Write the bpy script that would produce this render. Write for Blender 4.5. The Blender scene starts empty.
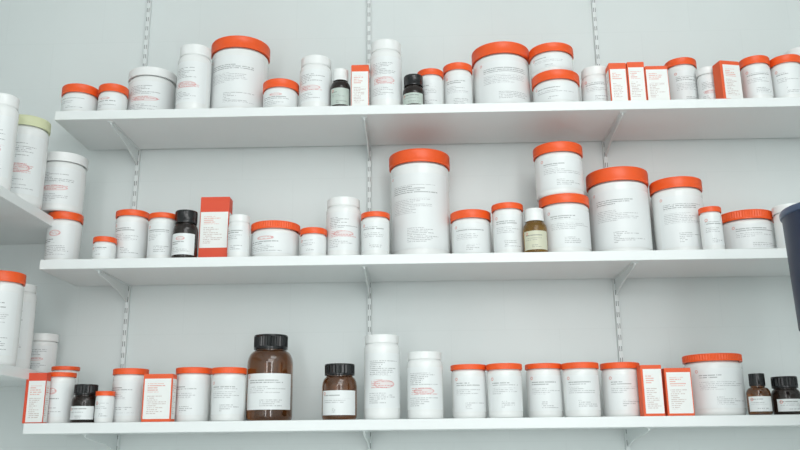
import bpy, bmesh, math, random
from mathutils import Matrix, Vector
random.seed(7)
scene = bpy.context.scene
COL = scene.collection
try:
    scene.view_settings.view_transform = 'Standard'
    scene.view_settings.look = 'None'
except Exception:
    pass

# ------------------------------------------------------------------ camera
F = 830.0
EYE = Vector((0, 0, 1.30))
PITCH = math.radians(14.7)
YAW = 0.02
ROLL = -0.011
R = (Matrix.Rotation(YAW, 3, 'Z') @ Matrix.Rotation(math.pi/2 + PITCH, 3, 'X') @ Matrix.Rotation(ROLL, 3, 'Z'))
cam_d = bpy.data.cameras.new("camera")
cam = bpy.data.objects.new("camera", cam_d)
COL.objects.link(cam)
cam.matrix_world = Matrix.Translation(EYE) @ R.to_4x4()
cam_d.sensor_width = 36.0
cam_d.lens = 36.0 * F / 800.0
cam_d.clip_start = 0.02
scene.camera = cam
FWD = R @ Vector((0, 0, -1))

def at_y(px, py, Y):
    d = R @ Vector((px - 400, 225 - py, -F))
    t = Y / d.y
    return EYE + d * t
def depth(p):
    return (p - EYE).dot(FWD)

WALL = 2.0
FRONT = 1.78
BACK = 1.987
SZ = {'top': 1.30 + .754, 'middle': 1.30 + .401, 'bottom': 1.30 + .048}
TH = 0.022

# ------------------------------------------------------------------ materials
def newmat(name):
    m = bpy.data.materials.new(name); m.use_nodes = True
    nt = m.node_tree
    return m, nt, nt.nodes['Principled BSDF']
def setp(b, **k):
    for n, v in k.items():
        n = n.replace('_', ' ')
        if n in b.inputs: b.inputs[n].default_value = v
def mth(nt, op, a, b=None, c=None):
    n = nt.nodes.new('ShaderNodeMath'); n.operation = op
    for i, v in enumerate((a, b, c)):
        if v is None: continue
        if isinstance(v, (int, float)): n.inputs[i].default_value = v
        else: nt.links.new(v, n.inputs[i])
    return n.outputs[0]
def simple(name, col, rough=.4, noise=.03, nscale=30, **k):
    m, nt, b = newmat(name)
    tc = nt.nodes.new('ShaderNodeTexCoord')
    nz = nt.nodes.new('ShaderNodeTexNoise'); nz.inputs['Scale'].default_value = nscale
    nt.links.new(tc.outputs['Object'], nz.inputs['Vector'])
    mx = nt.nodes.new('ShaderNodeMix'); mx.data_type = 'RGBA'
    mx.inputs[6].default_value = tuple(c*(1-noise) for c in col) + (1,)
    mx.inputs[7].default_value = tuple(min(1, c*(1+noise)) for c in col) + (1,)
    nt.links.new(nz.outputs['Fac'], mx.inputs[0])
    nt.links.new(mx.outputs[2], b.inputs['Base Color'])
    setp(b, Roughness=rough, **k)
    return m

M_orange = simple('orange_plastic', (0.85, 0.100, 0.014), .36, .05)
M_white = simple('white_plastic', (0.80, 0.815, 0.805), .22, .02)
M_whitelid = simple('white_lid_plastic', (0.82, 0.835, 0.825), .28, .02)
M_yellow = simple('pale_yellow_plastic', (0.66, 0.69, 0.44), .4, .03)
M_black = simple('black_plastic', (0.008, 0.008, 0.009), .2, .1)
M_amber = simple('amber_glass', (0.20, 0.062, 0.010), .02, .08, 8, Transmission_Weight=.86, IOR=1.5, Coat_Weight=.6, Coat_Roughness=.02)
M_honey = simple('honey_glass', (0.42, 0.22, 0.03), .03, .08, 8, Transmission_Weight=.75, IOR=1.45)
M_darkglass = simple('dark_brown_glass', (0.030, 0.018, 0.014), .02, .1, 8, Transmission_Weight=.6, IOR=1.5)
M_shelf = simple('white_laminate', (0.785, 0.815, 0.81), .32, .015, 6)
M_metal = simple('white_coated_metal', (0.73, 0.77, 0.765), .4, .03)
M_slot = simple('dark_slot', (0.17, 0.18, 0.18), .7, .1)
M_carton = simple('orange_carton', (0.79, 0.11, 0.030), .6, .05)
M_redcarton = simple('red_carton', (0.70, 0.075, 0.030), .6, .05)
M_navy = simple('navy_plastic', (0.012, 0.022, 0.055), .4, .08)
M_navyrim = simple('navy_rim_plastic', (0.06, 0.09, 0.16), .3, .05)
M_floor = simple('pale_grey_vinyl', (0.68, 0.70, 0.69), .5, .05, 5)
M_ceil = simple('ceiling_paint', (0.85, 0.86, 0.86), .8, .02, 5)

def wall_material():
    m, nt, b = newmat('painted_wall')
    tc = nt.nodes.new('ShaderNodeTexCoord')
    sep = nt.nodes.new('ShaderNodeSeparateXYZ'); nt.links.new(tc.outputs['Object'], sep.inputs[0])
    cb = nt.nodes.new('ShaderNodeCombineXYZ')
    nt.links.new(mth(nt, 'ADD', sep.outputs[0], sep.outputs[1]), cb.inputs[0])
    nt.links.new(sep.outputs[2], cb.inputs[1])
    br = nt.nodes.new('ShaderNodeTexBrick')
    nt.links.new(cb.outputs[0], br.inputs['Vector'])
    br.inputs['Scale'].default_value = 1
    br.inputs['Brick Width'].default_value = .26
    br.inputs['Row Height'].default_value = .13
    br.inputs['Mortar Size'].default_value = .002
    br.inputs['Mortar Smooth'].default_value = 1
    br.inputs['Color1'].default_value = (0.712, 0.758, 0.750, 1)
    br.inputs['Color2'].default_value = (0.717, 0.763, 0.755, 1)
    br.inputs['Mortar'].default_value = (0.695, 0.741, 0.733, 1)
    nz = nt.nodes.new('ShaderNodeTexNoise'); nz.inputs['Scale'].default_value = 3; nz.inputs['Detail'].default_value = 6
    mp = nt.nodes.new('ShaderNodeMapping'); mp.inputs['Scale'].default_value = (1, 1, .5)
    nt.links.new(tc.outputs['Object'], mp.inputs[0])
    nt.links.new(mp.outputs[0], nz.inputs['Vector'])
    mx = nt.nodes.new('ShaderNodeMix'); mx.data_type = 'RGBA'; mx.blend_type = 'MULTIPLY'
    mx.inputs[0].default_value = 1
    rmp = nt.nodes.new('ShaderNodeValToRGB')
    rmp.color_ramp.elements[0].position = .3; rmp.color_ramp.elements[0].color = (.945, .95, .95, 1)
    rmp.color_ramp.elements[1].position = .7; rmp.color_ramp.elements[1].color = (1, 1, 1, 1)
    nt.links.new(nz.outputs['Fac'], rmp.inputs[0])
    nt.links.new(br.outputs['Color'], mx.inputs[6]); nt.links.new(rmp.outputs[0], mx.inputs[7])
    nt.links.new(mx.outputs[2], b.inputs['Base Color'])
    n2 = nt.nodes.new('ShaderNodeTexNoise'); n2.inputs['Scale'].default_value = 7
    nt.links.new(mp.outputs[0], n2.inputs['Vector'])
    nt.links.new(mth(nt, 'MULTIPLY_ADD', n2.outputs['Fac'], .25, .25), b.inputs['Roughness'])
    return m
M_wall = wall_material()

def label_material(kind, base=(0.765, 0.79, 0.79)):
    m, nt, b = newmat('printed_label_' + kind)
    u1 = nt.nodes.new('ShaderNodeUVMap'); u1.uv_map = 'unit'
    u2 = nt.nodes.new('ShaderNodeUVMap'); u2.uv_map = 'cm'
    s1 = nt.nodes.new('ShaderNodeSeparateXYZ'); nt.links.new(u1.outputs[0], s1.inputs[0])
    s2 = nt.nodes.new('ShaderNodeSeparateXYZ'); nt.links.new(u2.outputs[0], s2.inputs[0])
    u, v, uc, vc = s1.outputs[0], s1.outputs[1], s2.outputs[0], s2.outputs[1]
    oi = nt.nodes.new('ShaderNodeObjectInfo')
    rnd = mth(nt, 'MULTIPLY', oi.outputs['Random'], 97.0)
    def rng(x, a, c):
        return mth(nt, 'MULTIPLY', mth(nt, 'GREATER_THAN', x, a), mth(nt, 'LESS_THAN', x, c))
    def letters(rowh, cw, duty=.5, thr=.25):
        rid = mth(nt, 'ADD', mth(nt, 'FLOOR', mth(nt, 'DIVIDE', vc, rowh)), rnd)
        fr = mth(nt, 'FRACT', mth(nt, 'DIVIDE', vc, rowh))
        row = mth(nt, 'LESS_THAN', fr, duty)
        cb = nt.nodes.new('ShaderNodeCombineXYZ')
        nt.links.new(mth(nt, 'FLOOR', mth(nt, 'DIVIDE', uc, cw)), cb.inputs[0]); nt.links.new(rid, cb.inputs[1])
        wn = nt.nodes.new('ShaderNodeTexWhiteNoise'); wn.noise_dimensions = '2D'
        nt.links.new(cb.outputs[0], wn.inputs['Vector'])
        w1 = nt.nodes.new('ShaderNodeTexWhiteNoise'); w1.noise_dimensions = '1D'
        nt.links.new(rid, w1.inputs['W'])
        ln = mth(nt, 'MULTIPLY_ADD', w1.outputs['Value'], .5, .36)
        msk = mth(nt, 'MULTIPLY', row, mth(nt, 'GREATER_THAN', wn.outputs['Value'], thr))
        return mth(nt, 'MULTIPLY', msk, mth(nt, 'LESS_THAN', u, ln))
    small = letters(.40, .10, .42, .22)
    big = mth(nt, 'MULTIPLY', letters(.46, .12, .44, .12), rng(u, .10, .8))
    def mix(fac, a, col):
        mx = nt.nodes.new('ShaderNodeMix'); mx.data_type = 'RGBA'
        nt.links.new(fac, mx.inputs[0])
        if isinstance(a, tuple): mx.inputs[6].default_value = a + (1,)
        else: nt.links.new(a, mx.inputs[6])
        mx.inputs[7].default_value = col + (1,)
        return mx.outputs[2]
    def ell(cu, cv, ru, rv):
        a = mth(nt, 'POWER', mth(nt, 'ABSOLUTE', mth(nt, 'DIVIDE', mth(nt, 'SUBTRACT', u, cu), ru)), 2)
        c = mth(nt, 'POWER', mth(nt, 'ABSOLUTE', mth(nt, 'DIVIDE', mth(nt, 'SUBTRACT', v, cv), rv)), 2)
        return mth(nt, 'ADD', a, c)
    def block(mask, c, u0, u1_, v0, v1, k, col):
        return mix(mth(nt, 'MULTIPLY', mth(nt, 'MULTIPLY', mask, mth(nt, 'MULTIPLY', rng(u, u0, u1_), rng(v, v0, v1))), k), c, col)
    if kind == 'plain':
        c = block(big, base, .10, .8, .73, .84, .60, (.06, .065, .07))
        c = block(small, c, .10, .85, .46, .66, .40, (.10, .10, .11))
        c = block(small, c, .34, .9, .08, .28, .50, (.10, .10, .11))
        ru = mth(nt, 'SUBTRACT', uc, .9); rv = mth(nt, 'SUBTRACT', vc, .6)
        rr = mth(nt, 'SQRT', mth(nt, 'ADD', mth(nt, 'MULTIPLY', ru, ru), mth(nt, 'MULTIPLY', rv, rv)))
        c = mix(mth(nt, 'MULTIPLY', rng(rr, .18, .36), .6), c, (.65, .12, .06))
    elif kind == 'stamp':
        c = block(small, base, .16, .88, .58, .86, .58, (.12, .12, .13))
        e2 = ell(.5, .43, .24, .075)
        c = mix(mth(nt, 'MULTIPLY', mth(nt, 'LESS_THAN', e2, 1.0), .16), c, (.60, .10, .09))
        c = mix(mth(nt, 'MULTIPLY', rng(e2, .70, 1.0), .38), c, (.60, .08, .07))
        c = block(small, c, .20, .82, .35, .51, .6, (.55, .09, .08))
        c = block(small, c, .15, .88, .07, .28, .48, (.12, .12, .13))
    elif kind == 'carton':
        c = block(big, base, .12, .9, .66, .88, .6, (.65, .10, .04))
        c = block(small, c, .12, .9, .10, .58, .5, (.30, .12, .09))
    else:
        e = ell(.46, .76, .17, .095)
        c = mix(mth(nt, 'MULTIPLY', rng(e, .50, 1.0), .45), base, (.62, .09, .07))
        c = block(small, c, .32, .62, .70, .82, .5, (.60, .10, .08))
        c = block(big, c, .10, .9, .46, .62, .60, (.06, .065, .07))
        c = block(small, c, .10, .9, .08, .38, .45, (.10, .10, .11))
    nt.links.new(c, b.inputs['Base Color'])
    setp(b, Roughness=.42)
    return m
LBL = {k: label_material(k) for k in ('plain', 'stamp', 'red')}
LBL['carton'] = label_material('carton', (0.80, 0.81, 0.79))
LBL['green'] = label_material('plain', (0.50, 0.57, 0.52)); LBL['green'].name = 'printed_label_green'
LBL['tan'] = label_material('plain', (0.62, 0.62, 0.48)); LBL['tan'].name = 'printed_label_tan'

# ------------------------------------------------------------------ mesh helpers
def obj_from_bm(bm, name, mats, smooth=None):
    me = bpy.data.meshes.new(name)
    bmesh.ops.recalc_face_normals(bm, faces=bm.faces)
    bm.to_mesh(me); bm.free()
    for m in mats: me.materials.append(m)
    if smooth:
        me.shade_smooth()
        me.set_sharp_from_angle(angle=math.radians(smooth))
    o = bpy.data.objects.new(name, me); COL.objects.link(o)
    return o
def lathe(name, prof, mat, segs=56, rib=None, ang=40):
    bm = bmesh.new(); rings = []
    for j, (r, z) in enumerate(prof):
        if r < 1e-6:
            rings.append([bm.verts.new((0, 0, z))])
        else:
            ring = []
            for i in range(segs):
                a = 2*math.pi*i/segs
                k = rib(i, j) if rib else 1
                ring.append(bm.verts.new((r*k*math.cos(a), r*k*math.sin(a), z)))
            rings.append(ring)
    for a, b in zip(rings[:-1], rings[1:]):
        for i in range(segs):
            i2 = (i+1) % segs
            if len(a) == 1: bm.faces.new((a[0], b[i], b[i2]))
            elif len(b) == 1: bm.faces.new((a[i], a[i2], b[0]))
            else: bm.faces.new((a[i], a[i2], b[i2], b[i]))
    return obj_from_bm(bm, name, [mat], ang)
def curved_label(name, r, z0, z1, half, yaw, mat, n=22):
    bm = bmesh.new()
    l1 = bm.loops.layers.uv.new('unit'); l2 = bm.loops.layers.uv.new('cm')
    vs = []
    for i in range(n+1):
        t = i/n
        a = -math.pi/2 + yaw + (t*2-1)*half
        vs.append((bm.verts.new((r*math.cos(a), r*math.sin(a), z0)), bm.verts.new((r*math.cos(a), r*math.sin(a), z1)), t))
    W = 2*half*r*100; H = (z1-z0)*100
    for p, q in zip(vs[:-1], vs[1:]):
        f = bm.faces.new((p[0], q[0], q[1], p[1]))
        for lp, (t, v) in zip(f.loops, ((p[2], 0), (q[2], 0), (q[2], 1), (p[2], 1))):
            lp[l1].uv = (t, v); lp[l2].uv = (t*W, (1-v)*H)
    me = bpy.data.meshes.new(name); bm.to_mesh(me); bm.free()
    me.materials.append(mat); me.shade_smooth()
    o = bpy.data.objects.new(name, me); COL.objects.link(o); return o
def quad_label(name, p0, p1, z0, z1, mat):
    bm = bmesh.new()
    l1 = bm.loops.layers.uv.new('unit'); l2 = bm.loops.layers.uv.new('cm')
    v = [bm.verts.new(p) for p in ((p0[0], p0[1], z0), (p1[0], p1[1], z0), (p1[0], p1[1], z1), (p0[0], p0[1], z1))]
    f = bm.faces.new(v)
    W = math.hypot(p1[0]-p0[0], p1[1]-p0[1])*100; H = (z1-z0)*100
    for lp, (a, b) in zip(f.loops, ((0, 0), (1, 0), (1, 1), (0, 1))):
        lp[l1].uv = (a, b); lp[l2].uv = (a*W, (1-b)*H)
    me = bpy.data.meshes.new(name); bm.to_mesh(me); bm.free()
    me.materials.append(mat)
    o = bpy.data.objects.new(name, me); COL.objects.link(o); return o
def box_bm(x0, x1, y0, y1, z0, z1, bev=0, bm=None, mi=0):
    own = bm is None
    if own: bm = bmesh.new()
    r = bmesh.ops.create_cube(bm, size=1)
    for v in r['verts']:
        v.co = Vector(((x0+x1)/2 + v.co.x*(x1-x0), (y0+y1)/2 + v.co.y*(y1-y0), (z0+z1)/2 + v.co.z*(z1-z0)))
    fs = {f for v in r['verts'] for f in v.link_faces}
    for f in fs: f.material_index = mi
    if bev:
        es = list({e for v in r['verts'] for e in v.link_edges})
        bmesh.ops.bevel(bm, geom=es, offset=bev, segments=2, affect='EDGES', profile=.5)
    return bm
def empty(name, loc):
    e = bpy.data.objects.new(name, None); e.empty_display_size = .02
    e.location = loc; COL.objects.link(e); return e
def adopt(par, *ch):
    for c in ch: c.parent = par

def ribbed_lid(name, r, z0, z1, mat, ribs=60, amp=.016):
    h = z1-z0
    prof = [(r*.90, z0+.001), (r*.99, z0), (r, z0+h*.04), (r, z0+h*.14), (r, z0+h*.18), (r, z0+h*.86), (r, z0+h*.90), (r*.992, z0+h*.97),
            (r*.975, z1), (r*.90, z1), (r*.88, z1-h*.08), (0, z1-h*.08)]
    def rib(i, j):
        return 1-amp if (j in (4, 5) and i % 2) else 1
    return lathe(name, prof, mat, ribs*2, rib, 30)

def make_jar(base, r, h, lidh, style, lab, yaw):
    e = empty('plastic_jar', base)
    lidh *= .76
    zb = h-lidh
    ribs = int(40+r*420)
    if style in ('orange', 'yellow', 'whitewide'):
        br = r*.965
        prof = [(0, .0015), (br*.80, .0015), (br*.84, 0), (br*.93, .0008), (br*.975, .004), (br*.985, .010), (br, zb*.5), (br, zb-.010), (br*.985, zb-.004), (br*.93, zb-.001), (br*.90, zb+.001), (br*.90, zb+lidh*.7), (0, zb+lidh*.7)]
        mat = {'orange': M_orange, 'yellow': M_yellow, 'whitewide': M_whitelid}[style]
        body = lathe('body', prof, M_white)
        lid = ribbed_lid('lid', r, zb, h, mat, ribs, .016 if style != 'whitewide' else .007)
    else:
        br = r
        prof = [(0, .0015), (br*.80, .0015), (br*.86, 0), (br*.95, .001), (br*.99, .005), (br, .012), (br, zb-.014), (br*.985, zb-.008), (br*.95, zb-.004), (br*.90, zb-.0015), (br*.89, zb+.001), (br*.86, zb+lidh*.7), (0, zb+lidh*.7)]
        body = lathe('body', prof, M_white)
        lid = ribbed_lid('lid', r*.94, zb, h, M_whitelid, ribs, .006)
    lr = br*1.004
    lid['label'] = {'orange': 'orange ribbed screw lid', 'yellow': 'pale yellow ribbed screw lid'}.get(style, 'white ribbed screw lid')
    z0 = zb*.10+.004; z1 = zb*.90-.004
    if style == 'tall': z0 = zb*.12+.004; z1 = zb*.86
    lb = curved_label('printed_label', lr, z0, z1, math.radians(66 if style != 'tall' else 72), yaw, LBL[lab])
    adopt(e, body, lid, lb)
    return e

def make_bottle(base, r, h, caph, capr, glass, capmat, lab, yaw, big=False):
    e = empty('glass_bottle', base)
    zb = h-caph
    sh = min(r*.62, zb*.30)
    zs = zb-sh-.004
    nr = r*capr*.88
    prof = [(0, .003), (r*.75, .003), (r*.82, 0), (r*.93, .001), (r*.98, .004), (r, .010), (r, zs)]
    for k in range(1, 11):
        t = k/10*math.pi/2
        prof.append((nr+(r-nr)*math.cos(t), zs+sh*math.sin(t)))
    prof += [(nr, zb), (nr*.97, zb+.001), (nr*.97, zb+caph*.7), (0, zb+caph*.7)]
    body = lathe('body', prof, glass)
    cap = ribbed_lid('cap', r*capr, zb-.001, h, capmat, 26 if not big else 40, .04)
    z0, z1 = (zb*.15, zb*.64) if big else (zs*.10+.003, zs*.90)
    lb = curved_label('printed_label', r*1.006, z0, z1, math.radians(66), yaw, LBL[lab])
    adopt(e, body, cap, lb)
    return e

def make_box(base, w, d, h, yaw, mat, panel, lab):
    e = empty('medicine_carton', base); e.rotation_euler = (0, 0, yaw)
    bm = box_bm(-w/2, w/2, -d/2, d/2, 0, h-.0006, .0009)
    box_bm(-w/2+.003, w/2-.003, d/2-.0002, d/2+.0003, .002, h-.003, 0, bm)
    body = obj_from_bm(bm, 'body', [mat])
    bm = box_bm(-w/2+.0008, w/2-.0008, -d/2+.0004, d/2-.002, h-.0006, h, 0)
    box_bm(-w/2+.003, w/2-.003, -d/2-.0004, -d/2, h-.006, h-.0002, 0, bm)
    flap = obj_from_bm(bm, 'tuck_flap', [mat])
    x0, x1, z0, z1 = panel[:4]
    lb = quad_label('printed_label', (-w/2+w*x0, -d/2-.0007), (-w/2+w*x1, -d/2-.0007), h*z0, h*z1, LBL[lab])
    adopt(e, body, flap, lb)
    if len(panel) > 4 and panel[4]:
        a = quad_label('side_label', (w/2+.0004, -d/2+d*.06), (w/2+.0004, d/2-d*.06), h*z0, h*z1, LBL[lab])
        b = quad_label('side_label', (-w/2-.0004, d/2-d*.06), (-w/2-.0004, -d/2+d*.06), h*z0, h*z1, LBL[lab])
        adopt(e, a, b)
    return e

# ------------------------------------------------------------------ room
def struct(name, x0, x1, y0, y1, z0, z1, mat):
    o = obj_from_bm(box_bm(x0, x1, y0, y1, z0, z1), name, [mat]); o['kind'] = 'structure'
    return o
LX, RX = -1.20, 1.16
struct('wall_back', LX-.1, RX+.1, WALL, WALL+.1, 0, 2.8, M_wall)
struct('wall_left', LX-.1, LX, -1.6, WALL, 0, 2.8, M_wall)
struct('wall_right', RX, RX+.1, -1.6, WALL, 0, 2.8, M_wall)
struct('floor', LX-.1, RX+.1, -1.6, WALL+.1, -.1, 0, M_floor)
struct('ceiling', LX-.1, RX+.1, -1.6, WALL+.1, 2.8, 2.9, M_ceil)

# ------------------------------------------------------------------ shelves
xl = at_y(55, 112, FRONT).x
def board(x0, x1, y0, y1, ztop, label, grp):
    o = obj_from_bm(box_bm((x0-x1)/2, (x1-x0)/2, (y0-y1)/2, (y1-y0)/2, -TH, 0, .0012), 'shelf_board', [M_shelf])
    o.location = ((x0+x1)/2, (y0+y1)/2, ztop)
    o['label'] = label; o['category'] = 'shelf'; o['group'] = grp
    return o
for k in SZ:
    board(xl, RX-.003, FRONT, BACK, SZ[k], f'long white laminate shelf board, {k} row of jars', 'long shelf boards')
LSX = at_y(0, 183, 1.578).x
LZ = {'upper': 1.30+.512, 'lower': 1.30+.162}
for k in LZ:
    board(LX+.001, LSX, .9, WALL-.001, LZ[k], f'white laminate side shelf board on side wall, {k} one', 'side wall shelf boards')

rails = [at_y(px, 225, WALL).x for px in (134, 369.5, 610)]
for x in rails:
    z0, z1 = 1.16, 2.62
    bm = box_bm(-.0048, .0048, -.0115, 0, 0, z1-z0, .001)
    z = .02
    while z < z1-z0-.03:
        for s in (-1, 1):
            box_bm(s*.0023-.0007, s*.0023+.0007, -.0119, -.0110, z, z+.012, 0, bm, 1)
        z += .027
    o = obj_from_bm(bm, 'slotted_wall_rail', [M_metal, M_slot])
    o.location = (x, WALL, z0)
    o['label'] = 'white slotted metal upright rail screwed to the wall'; o['category'] = 'shelf rail'; o['group'] = 'slotted wall rails'
    for k, zt in SZ.items():
        zb = zt-TH
        bm = bmesh.new()
        L = WALL-.012-FRONT
        prof = [(0, 0), (-L+.018, 0), (-L+.018, -.006), (-L+.03, -.010), (-.06, -.024), (-.02, -.034), (0, -.040)]
        t = .0018
        a = [bm.verts.new((-t, y, z)) for y, z in prof]; b = [bm.verts.new((t, y, z)) for y, z in prof]
        bm.faces.new(a); bm.faces.new(b[::-1])
        for i in range(len(prof)):
            j = (i+1) % len(prof)
            bm.faces.new((a[i], a[j], b[j], b[i]))
        box_bm(-.007, .007, -L+.014, -.002, -.0016, 0, 0, bm)
        br = obj_from_bm(bm, 'shelf_bracket', [M_metal])
        br.location = (x, WALL-.0122, zb-.0002)
        br['label'] = f'white tapered metal bracket under the {k} shelf'; br['category'] = 'bracket'; br['group'] = 'shelf brackets'

# ------------------------------------------------------------------ items
J, T, B, G = 'jar', 'tall', 'box', 'bottle'
TOP = [
 (J,63,99,83,94,'orange','plain'), (J,99,128,83,93,'orange','red'), (J,129,176,66,77,'whitewide','stamp'),
 (T,178,211,43,56,'tall','stamp'), (J,211,269.5,35,50,'orange','plain'), (J,263,299,78,89,'orange','red'),
 (T,300,332,54,65,'tall','stamp'), (G,330.5,350.5,67,78,'dark_w','green'), (B,351,369,65,0,'orange',(.03,.97,.0,.84,'carton',1)),
 (T,370,402,38,51,'tall','stamp'), (G,402.5,424.5,73,83,'dark_wide','green'), (J,417,444,68,76,'orange','plain'),
 (J,443,473,62,71,'orange','plain'), (J,472,530,41,56,'orange','plain'), (J,532,579,69,81,'orange','plain',dict(stack=(529,573,42,53,'orange','plain'))),
 (T,581,610,65,76,'tall','plain'), (B,609.5,627.5,63,0,'orange',(.06,.94,.02,.84,'carton',1)), (B,628,645.5,62,0,'orange',(.06,.94,.02,.86,'carton',1)),
 (B,646,669,66,0,'orange',(.03,.97,.02,.90,'carton',1)), (J,666,697,57,66,'orange','plain'), (J,697,719,66,75,'whitewide','stamp'),
 (B,719,741,61,0,'orange',(.12,.98,.03,.90,'carton',0),dict(yaw=.2)), (J,741,770,55,65,'orange','plain'), (J,770.5,802,54,64,'orange','plain'),
 (T,787,815,46,55,'tall','plain',dict(gap=.12)),
]
MID = [
 (J,47,81,211,221,'orange','red',dict(gap=.048,stack=(39,85,151,163,'whitewide','stamp'))), (J,93,116,236,243,'orange','plain'), (J,115,148,209,217,'orange','plain'),
 (J,148,177,212,219,'orange','plain'), (G,173,198,209,221,'dark_wide','red'), (B,199,229,197,0,'redor',(.03,.97,.20,.76,'carton',1)),
 (T,228,250,214,223,'tall','plain'), (J,251,300,220,230,'orange','red'), (J,300,327,227,235,'orange','plain'),
 (T,326,361,196,207,'tall','stamp'), (J,361,390,211,218,'orange','plain'), (J,388,452,148,165,'orange','plain'),
 (J,450,492,209,220,'orange','plain'), (J,492,524,202,210,'orange','plain'), (G,523,547,207,219,'amber_honey_w','tan'),
 (J,540,590,193,205,'orange','plain',dict(stack=(534,583,141,154,'orange','plain'))),
 (J,585,653,166,184,'orange','plain'), (J,651,705,176,190,'orange','plain'), (J,700.5,722.5,206,213,'orange','plain'),
 (J,719,773,209,221,'orange','plain'), (J,775,806,203,213,'whitewide','plain'),
]
BOT = [
 (B,24,45,373,0,'red',(.16,.98,.02,.84,'carton',1),dict(d=.022)), (J,50,77,366,371,'orange','plain',dict(gap=.095)), (J,46,74,372,378,'orange','red'), (G,72,98,384,394,'dark_wide','plain'),
 (J,95,114,391,397,'orange','plain'), (J,112,147,368,376,'orange','plain'), (B,142,172,374,0,'orange',(.05,.96,.06,.90,'carton',1)),
 (J,175,211,367,375,'orange','plain'), (J,211,246,367,375,'orange','plain'), (G,247,293,333,347,'amber_big','plain'),
 (G,322,357,363,374,'amber','plain'), (T,364,400,334,345,'tall','stamp'), (T,407,443,351,361,'tall','stamp'),
 (J,451,487,364,371,'orange','plain'), (J,487,523,363,371,'orange','plain'), (J,526,563,363,370,'orange','plain'),
 (J,563,600,362,370,'orange','plain'), (J,602,641,362,370,'orange','plain'), (B,642,663.5,365,0,'orange',(.10,.97,.05,.92,'carton',0)),
 (B,666,693,368,0,'orange',(.06,.96,.05,.91,'carton',0)), (J,686,743,353,363,'orange','plain'), (G,747,770,373,385,'amber_slim','plain'),
 (G,772,800,376,387,'dark_wide','plain'),
]
BASEPX = {'top': lambda x: 108-.016*(x-60), 'middle': lambda x: 261.5-.0155*(x-40), 'bottom': lambda x: 424-.009*(x-20)}

def solve(it, bpx):
    l, r, top = it['l'], it['r'], it['top']
    cx = (l+r)/2; ym = (top+bpx)/2
    rad = it.get('rad', .03)
    for _ in range(6):
        if it['kind'] == B: half = it['d']/2
        else: half = rad
        Yc = it['Y'] if 'Y' in it else FRONT+it['gap']+half
        c = at_y(cx, ym, Yc)
        ref = c if it['kind'] != B else at_y(cx, ym, Yc-half)
        rad = (r-l)/2*depth(ref)/F*it.get('shr', 1)
        if it['kind'] == B:
            c.x = ref.x
    it['rad'] = rad; it['x'] = c.x; it['Yc'] = Yc
    it['hy'] = it['d']/2 if it['kind'] == B else rad
    ztop = at_y(cx, top, Yc-it['hy']).z
    it['h'] = ztop-it['z']
    if it['lidb']: it['lidh'] = ztop-at_y(cx, it['lidb'], Yc-it['hy']).z

def collide(a, b):
    m = .0010
    ca, cb = a['kind'] != B, b['kind'] != B
    dx, dy = a['x']-b['x'], a['Yc']-b['Yc']
    if ca and cb: return math.hypot(dx, dy) < a['rad']+b['rad']+m
    if not ca and not cb: return abs(dx) < a['rad']+b['rad']+m*.5 and abs(dy) < a['hy']+b['hy']+m
    if ca: a, b = b, a; dx, dy = -dx, -dy
    qx = max(abs(dx)-a['rad']-(.004 if 'yaw' in a else 0), 0); qy = max(abs(dy)-a['hy'], 0)
    return math.hypot(qx, qy) < b['rad']+m

def describe(it):
    size = 'small' if it['h'] < .085 else ('large' if it['h'] > .15 or it['rad'] > .055 else 'medium')
    s = it['style']
    if it['kind'] == J:
        lid = {'orange': 'orange', 'whitewide': 'white', 'yellow': 'pale yellow'}[s]
        return f'{size} white plastic jar with {lid} lid', 'orange-lidded jar' if s == 'orange' else f'{lid}-lidded jar'
    if it['kind'] == T: return 'tall white plastic jar with narrower white lid', 'tall white jar'
    if it['kind'] == B:
        c = 'red' if s == 'red' else 'orange'
        return f'{c} and white cardboard medicine carton', f'{c} carton'
    g = 'amber' if 'amber' in s else 'dark brown'
    cp = 'white' if s.endswith('_w') else 'black'
    return f'{size} {g} glass bottle with {cp} cap', f'{g} bottle'

def build(it, shelf, near):
    base = (it['x'], it['Yc'], it['z']+.0002)
    yaw = random.uniform(-.22, .22)
    h = it['h']
    k = it['kind']
    if k in (J, T):
        e = make_jar(base, it['rad'], h, it['lidh'], it['style'], it['lab'], yaw)
        grp = ('orange-lidded jars' if it['style'] == 'orange' else 'white-lidded jars'); cat = 'jar'
    elif k == B:
        p = it['lab']
        e = make_box(base, it['rad']*2*.985, it['d'], h, it.get('yaw', 0), M_redcarton if it['style'].startswith('red') else M_carton, p[:4]+(p[5],), p[4])
        cat = 'medicine box'; grp = 'medicine cartons'
    else:
        s = it['style']
        g = M_honey if 'honey' in s else (M_amber if 'amber' in s else M_darkglass)
        cm = M_whitelid if s.endswith('_w') else M_black
        cr = {'amber_big': .74, 'amber': .86, 'dark_wide': .88, 'amber_slim': .66}.get(s, .78)
        e = make_bottle(base, it['rad'], h, it['lidh'], cr, g, cm, it['lab'], yaw, s == 'amber_big')
        cat = 'bottle'; grp = 'brown glass bottles'
    d, _ = describe(it)
    e['label'] = d + near; e['category'] = cat
    e['group'] = f'{grp} on the {shelf}'

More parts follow.
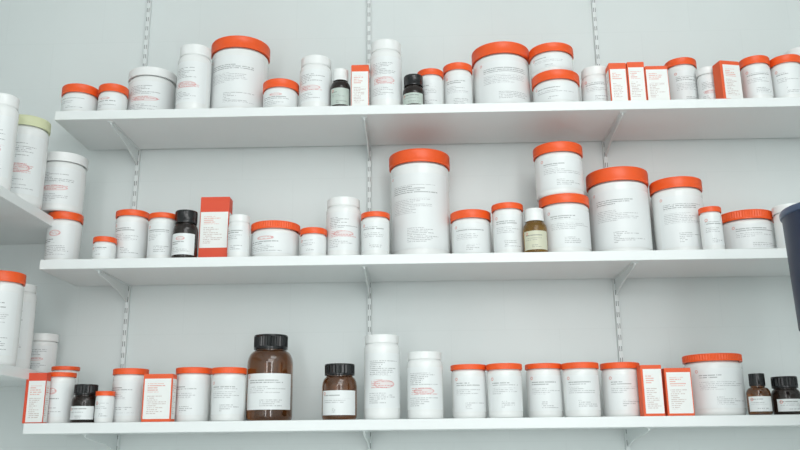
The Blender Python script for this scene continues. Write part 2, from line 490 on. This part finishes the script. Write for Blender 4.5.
def run(rows, shelf):
    its = []
    for t in rows:
        it = dict(kind=t[0], l=t[1], r=t[2], top=t[3], lidb=t[4], style=t[5], lab=t[6], gap=.010, z=SZ[shelf], d=.032)
        if len(t) > 7: it.update(t[7])
        its.append(it)
        solve(it, BASEPX[shelf]((t[1]+t[2])/2))
    bp = lambda q: BASEPX[shelf]((q['l']+q['r'])/2)
    for step in range(600):
        hit = False
        pairs = [(its[i], its[j]) for i in range(len(its)) for j in (i+1, i+2, i+3) if j < len(its)]
        for a, b in pairs:
            if collide(a, b):
                hit = True
                big, sm = (a, b) if a['rad'] > b['rad'] else (b, a)
                if sm['gap'] > .08: big, sm = sm, big
                if big['Yc']+big['hy'] < BACK-.005: big['gap'] += .003
                elif sm['Yc']+sm['hy'] < BACK-.005 and sm['gap'] < .05: sm['gap'] += .003
                else:
                    big['shr'] = big.get('shr', 1)*.995; sm['shr'] = sm.get('shr', 1)*.998
                a['shr'] = a.get('shr', 1)*.9993; b['shr'] = b.get('shr', 1)*.9993
                solve(a, bp(a)); solve(b, bp(b))
        if not hit: break
    print(shelf, 'steps', step, [round(i.get('shr', 1), 2) for i in its])
    for i, it in enumerate(its):
        nb = its[i-1] if i else its[1]
        build(it, shelf+' shelf', ' beside ' + describe(nb)[1])
        if 'stack' in it:
            l, r, top, lb, st, lab = it['stack']
            up = dict(kind=J, l=l, r=r, top=top, lidb=lb, style=st, lab=lab, Y=it['Yc'], z=it['z']+it['h'], d=.05)
            solve(up, it['top']+3)
            build(up, shelf+' shelf', ' stacked on orange-lidded jar')
run(TOP, 'top'); run(MID, 'middle'); run(BOT, 'bottom')

side = [
 (T,-18,14,92,106,'tall','stamp',1.63,'upper'), (J,2,46,114,127,'yellow','stamp',1.755,'upper'),
 (J,-22,20,270,284,'orange','plain',1.74,'lower'), (T,4,33,283,293,'tall','stamp',1.85,'lower'), (J,29,57,333,343,'whitewide','stamp',1.95,'lower'),
]
for (k, l, r, top, lb, st, lab, Y, sh) in side:
    it = dict(kind=k, l=l, r=r, top=top, lidb=lb, style=st, lab=lab, Y=Y, z=LZ[sh], d=.05)
    solve(it, 200 if sh == 'upper' else 366)
    it['x'] = min(it['x'], LSX-it['rad']*.85)
    build(it, sh+' side shelf', ' on side shelf')

# ------------------------------------------------------------------ navy tub on a side shelf
TY = 1.42
rimp = at_y(784, 212, TY); botp = at_y(804, 330, TY)
tr = .10
zt, zb = at_y(797, 204, TY-.03).z, botp.z
bot_r = tr-(botp.x-rimp.x)
e = empty('plastic_tub', (rimp.x+tr, TY, zb+.0002))
H = zt-zb
body = lathe('body', [(0, 0), (bot_r*.95, 0), (bot_r, .004), (tr*.965, H-.010), (tr*.965, H-.001), (tr*.945, H-.001), (bot_r*.96, .006), (0, .006)], M_navy, 72)
rim = lathe('rim', [(tr*.966, H-.012), (tr*.99, H-.011), (tr, H-.008), (tr, H-.003), (tr*.985, H), (tr*.94, H), (tr*.93, H-.003), (tr*.944, H-.009)], M_navyrim, 72)
rim['label'] = 'paler rounded rim of the tub'
adopt(e, body, rim)
e['label'] = 'dark navy tapered plastic tub standing on side shelf'; e['category'] = 'tub'
board(at_y(805, 330, 1.50).x, RX-.001, 1.1, 1.50, zb, 'white laminate side shelf board holding a navy tub', 'side wall shelf boards')

# ------------------------------------------------------------------ light
def area(name, loc, sx, sy, power, rot=(0, 0, 0), col=(1, 1, 1)):
    d = bpy.data.lights.new(name, 'AREA'); d.shape = 'RECTANGLE'; d.size = sx; d.size_y = sy; d.energy = power; d.color = col
    o = bpy.data.objects.new(name, d); COL.objects.link(o); o.location = loc; o.rotation_euler = rot
    return o
area('ceiling_panel_light', (.50, .45, 2.77), 1.0, 1.2, 13, (math.radians(12), 0, 0), (.99, 1, .995))
area('ceiling_panel_light', (.35, -.9, 2.6), 1.5, 1.2, 18, (math.radians(50), 0, 0), (.99, 1, .995))
area('added_softbox', (-.75, -1.9, 1.5), .40, 2.0, 12, (math.radians(90), 0, math.radians(-12)), (.98, 1, 1))  # added tall softbox behind the camera, for streak reflections on glass and jars
area('added_softbox', (.85, -1.9, 1.5), .40, 2.0, 15, (math.radians(90), 0, math.radians(12)), (.98, 1, 1))  # second added softbox, right side, slightly stronger; no real window here
w = bpy.data.worlds.new('world'); scene.world = w; w.use_nodes = True
w.node_tree.nodes['Background'].inputs[0].default_value = (.95, .995, 1, 1)
w.node_tree.nodes['Background'].inputs[1].default_value = .97
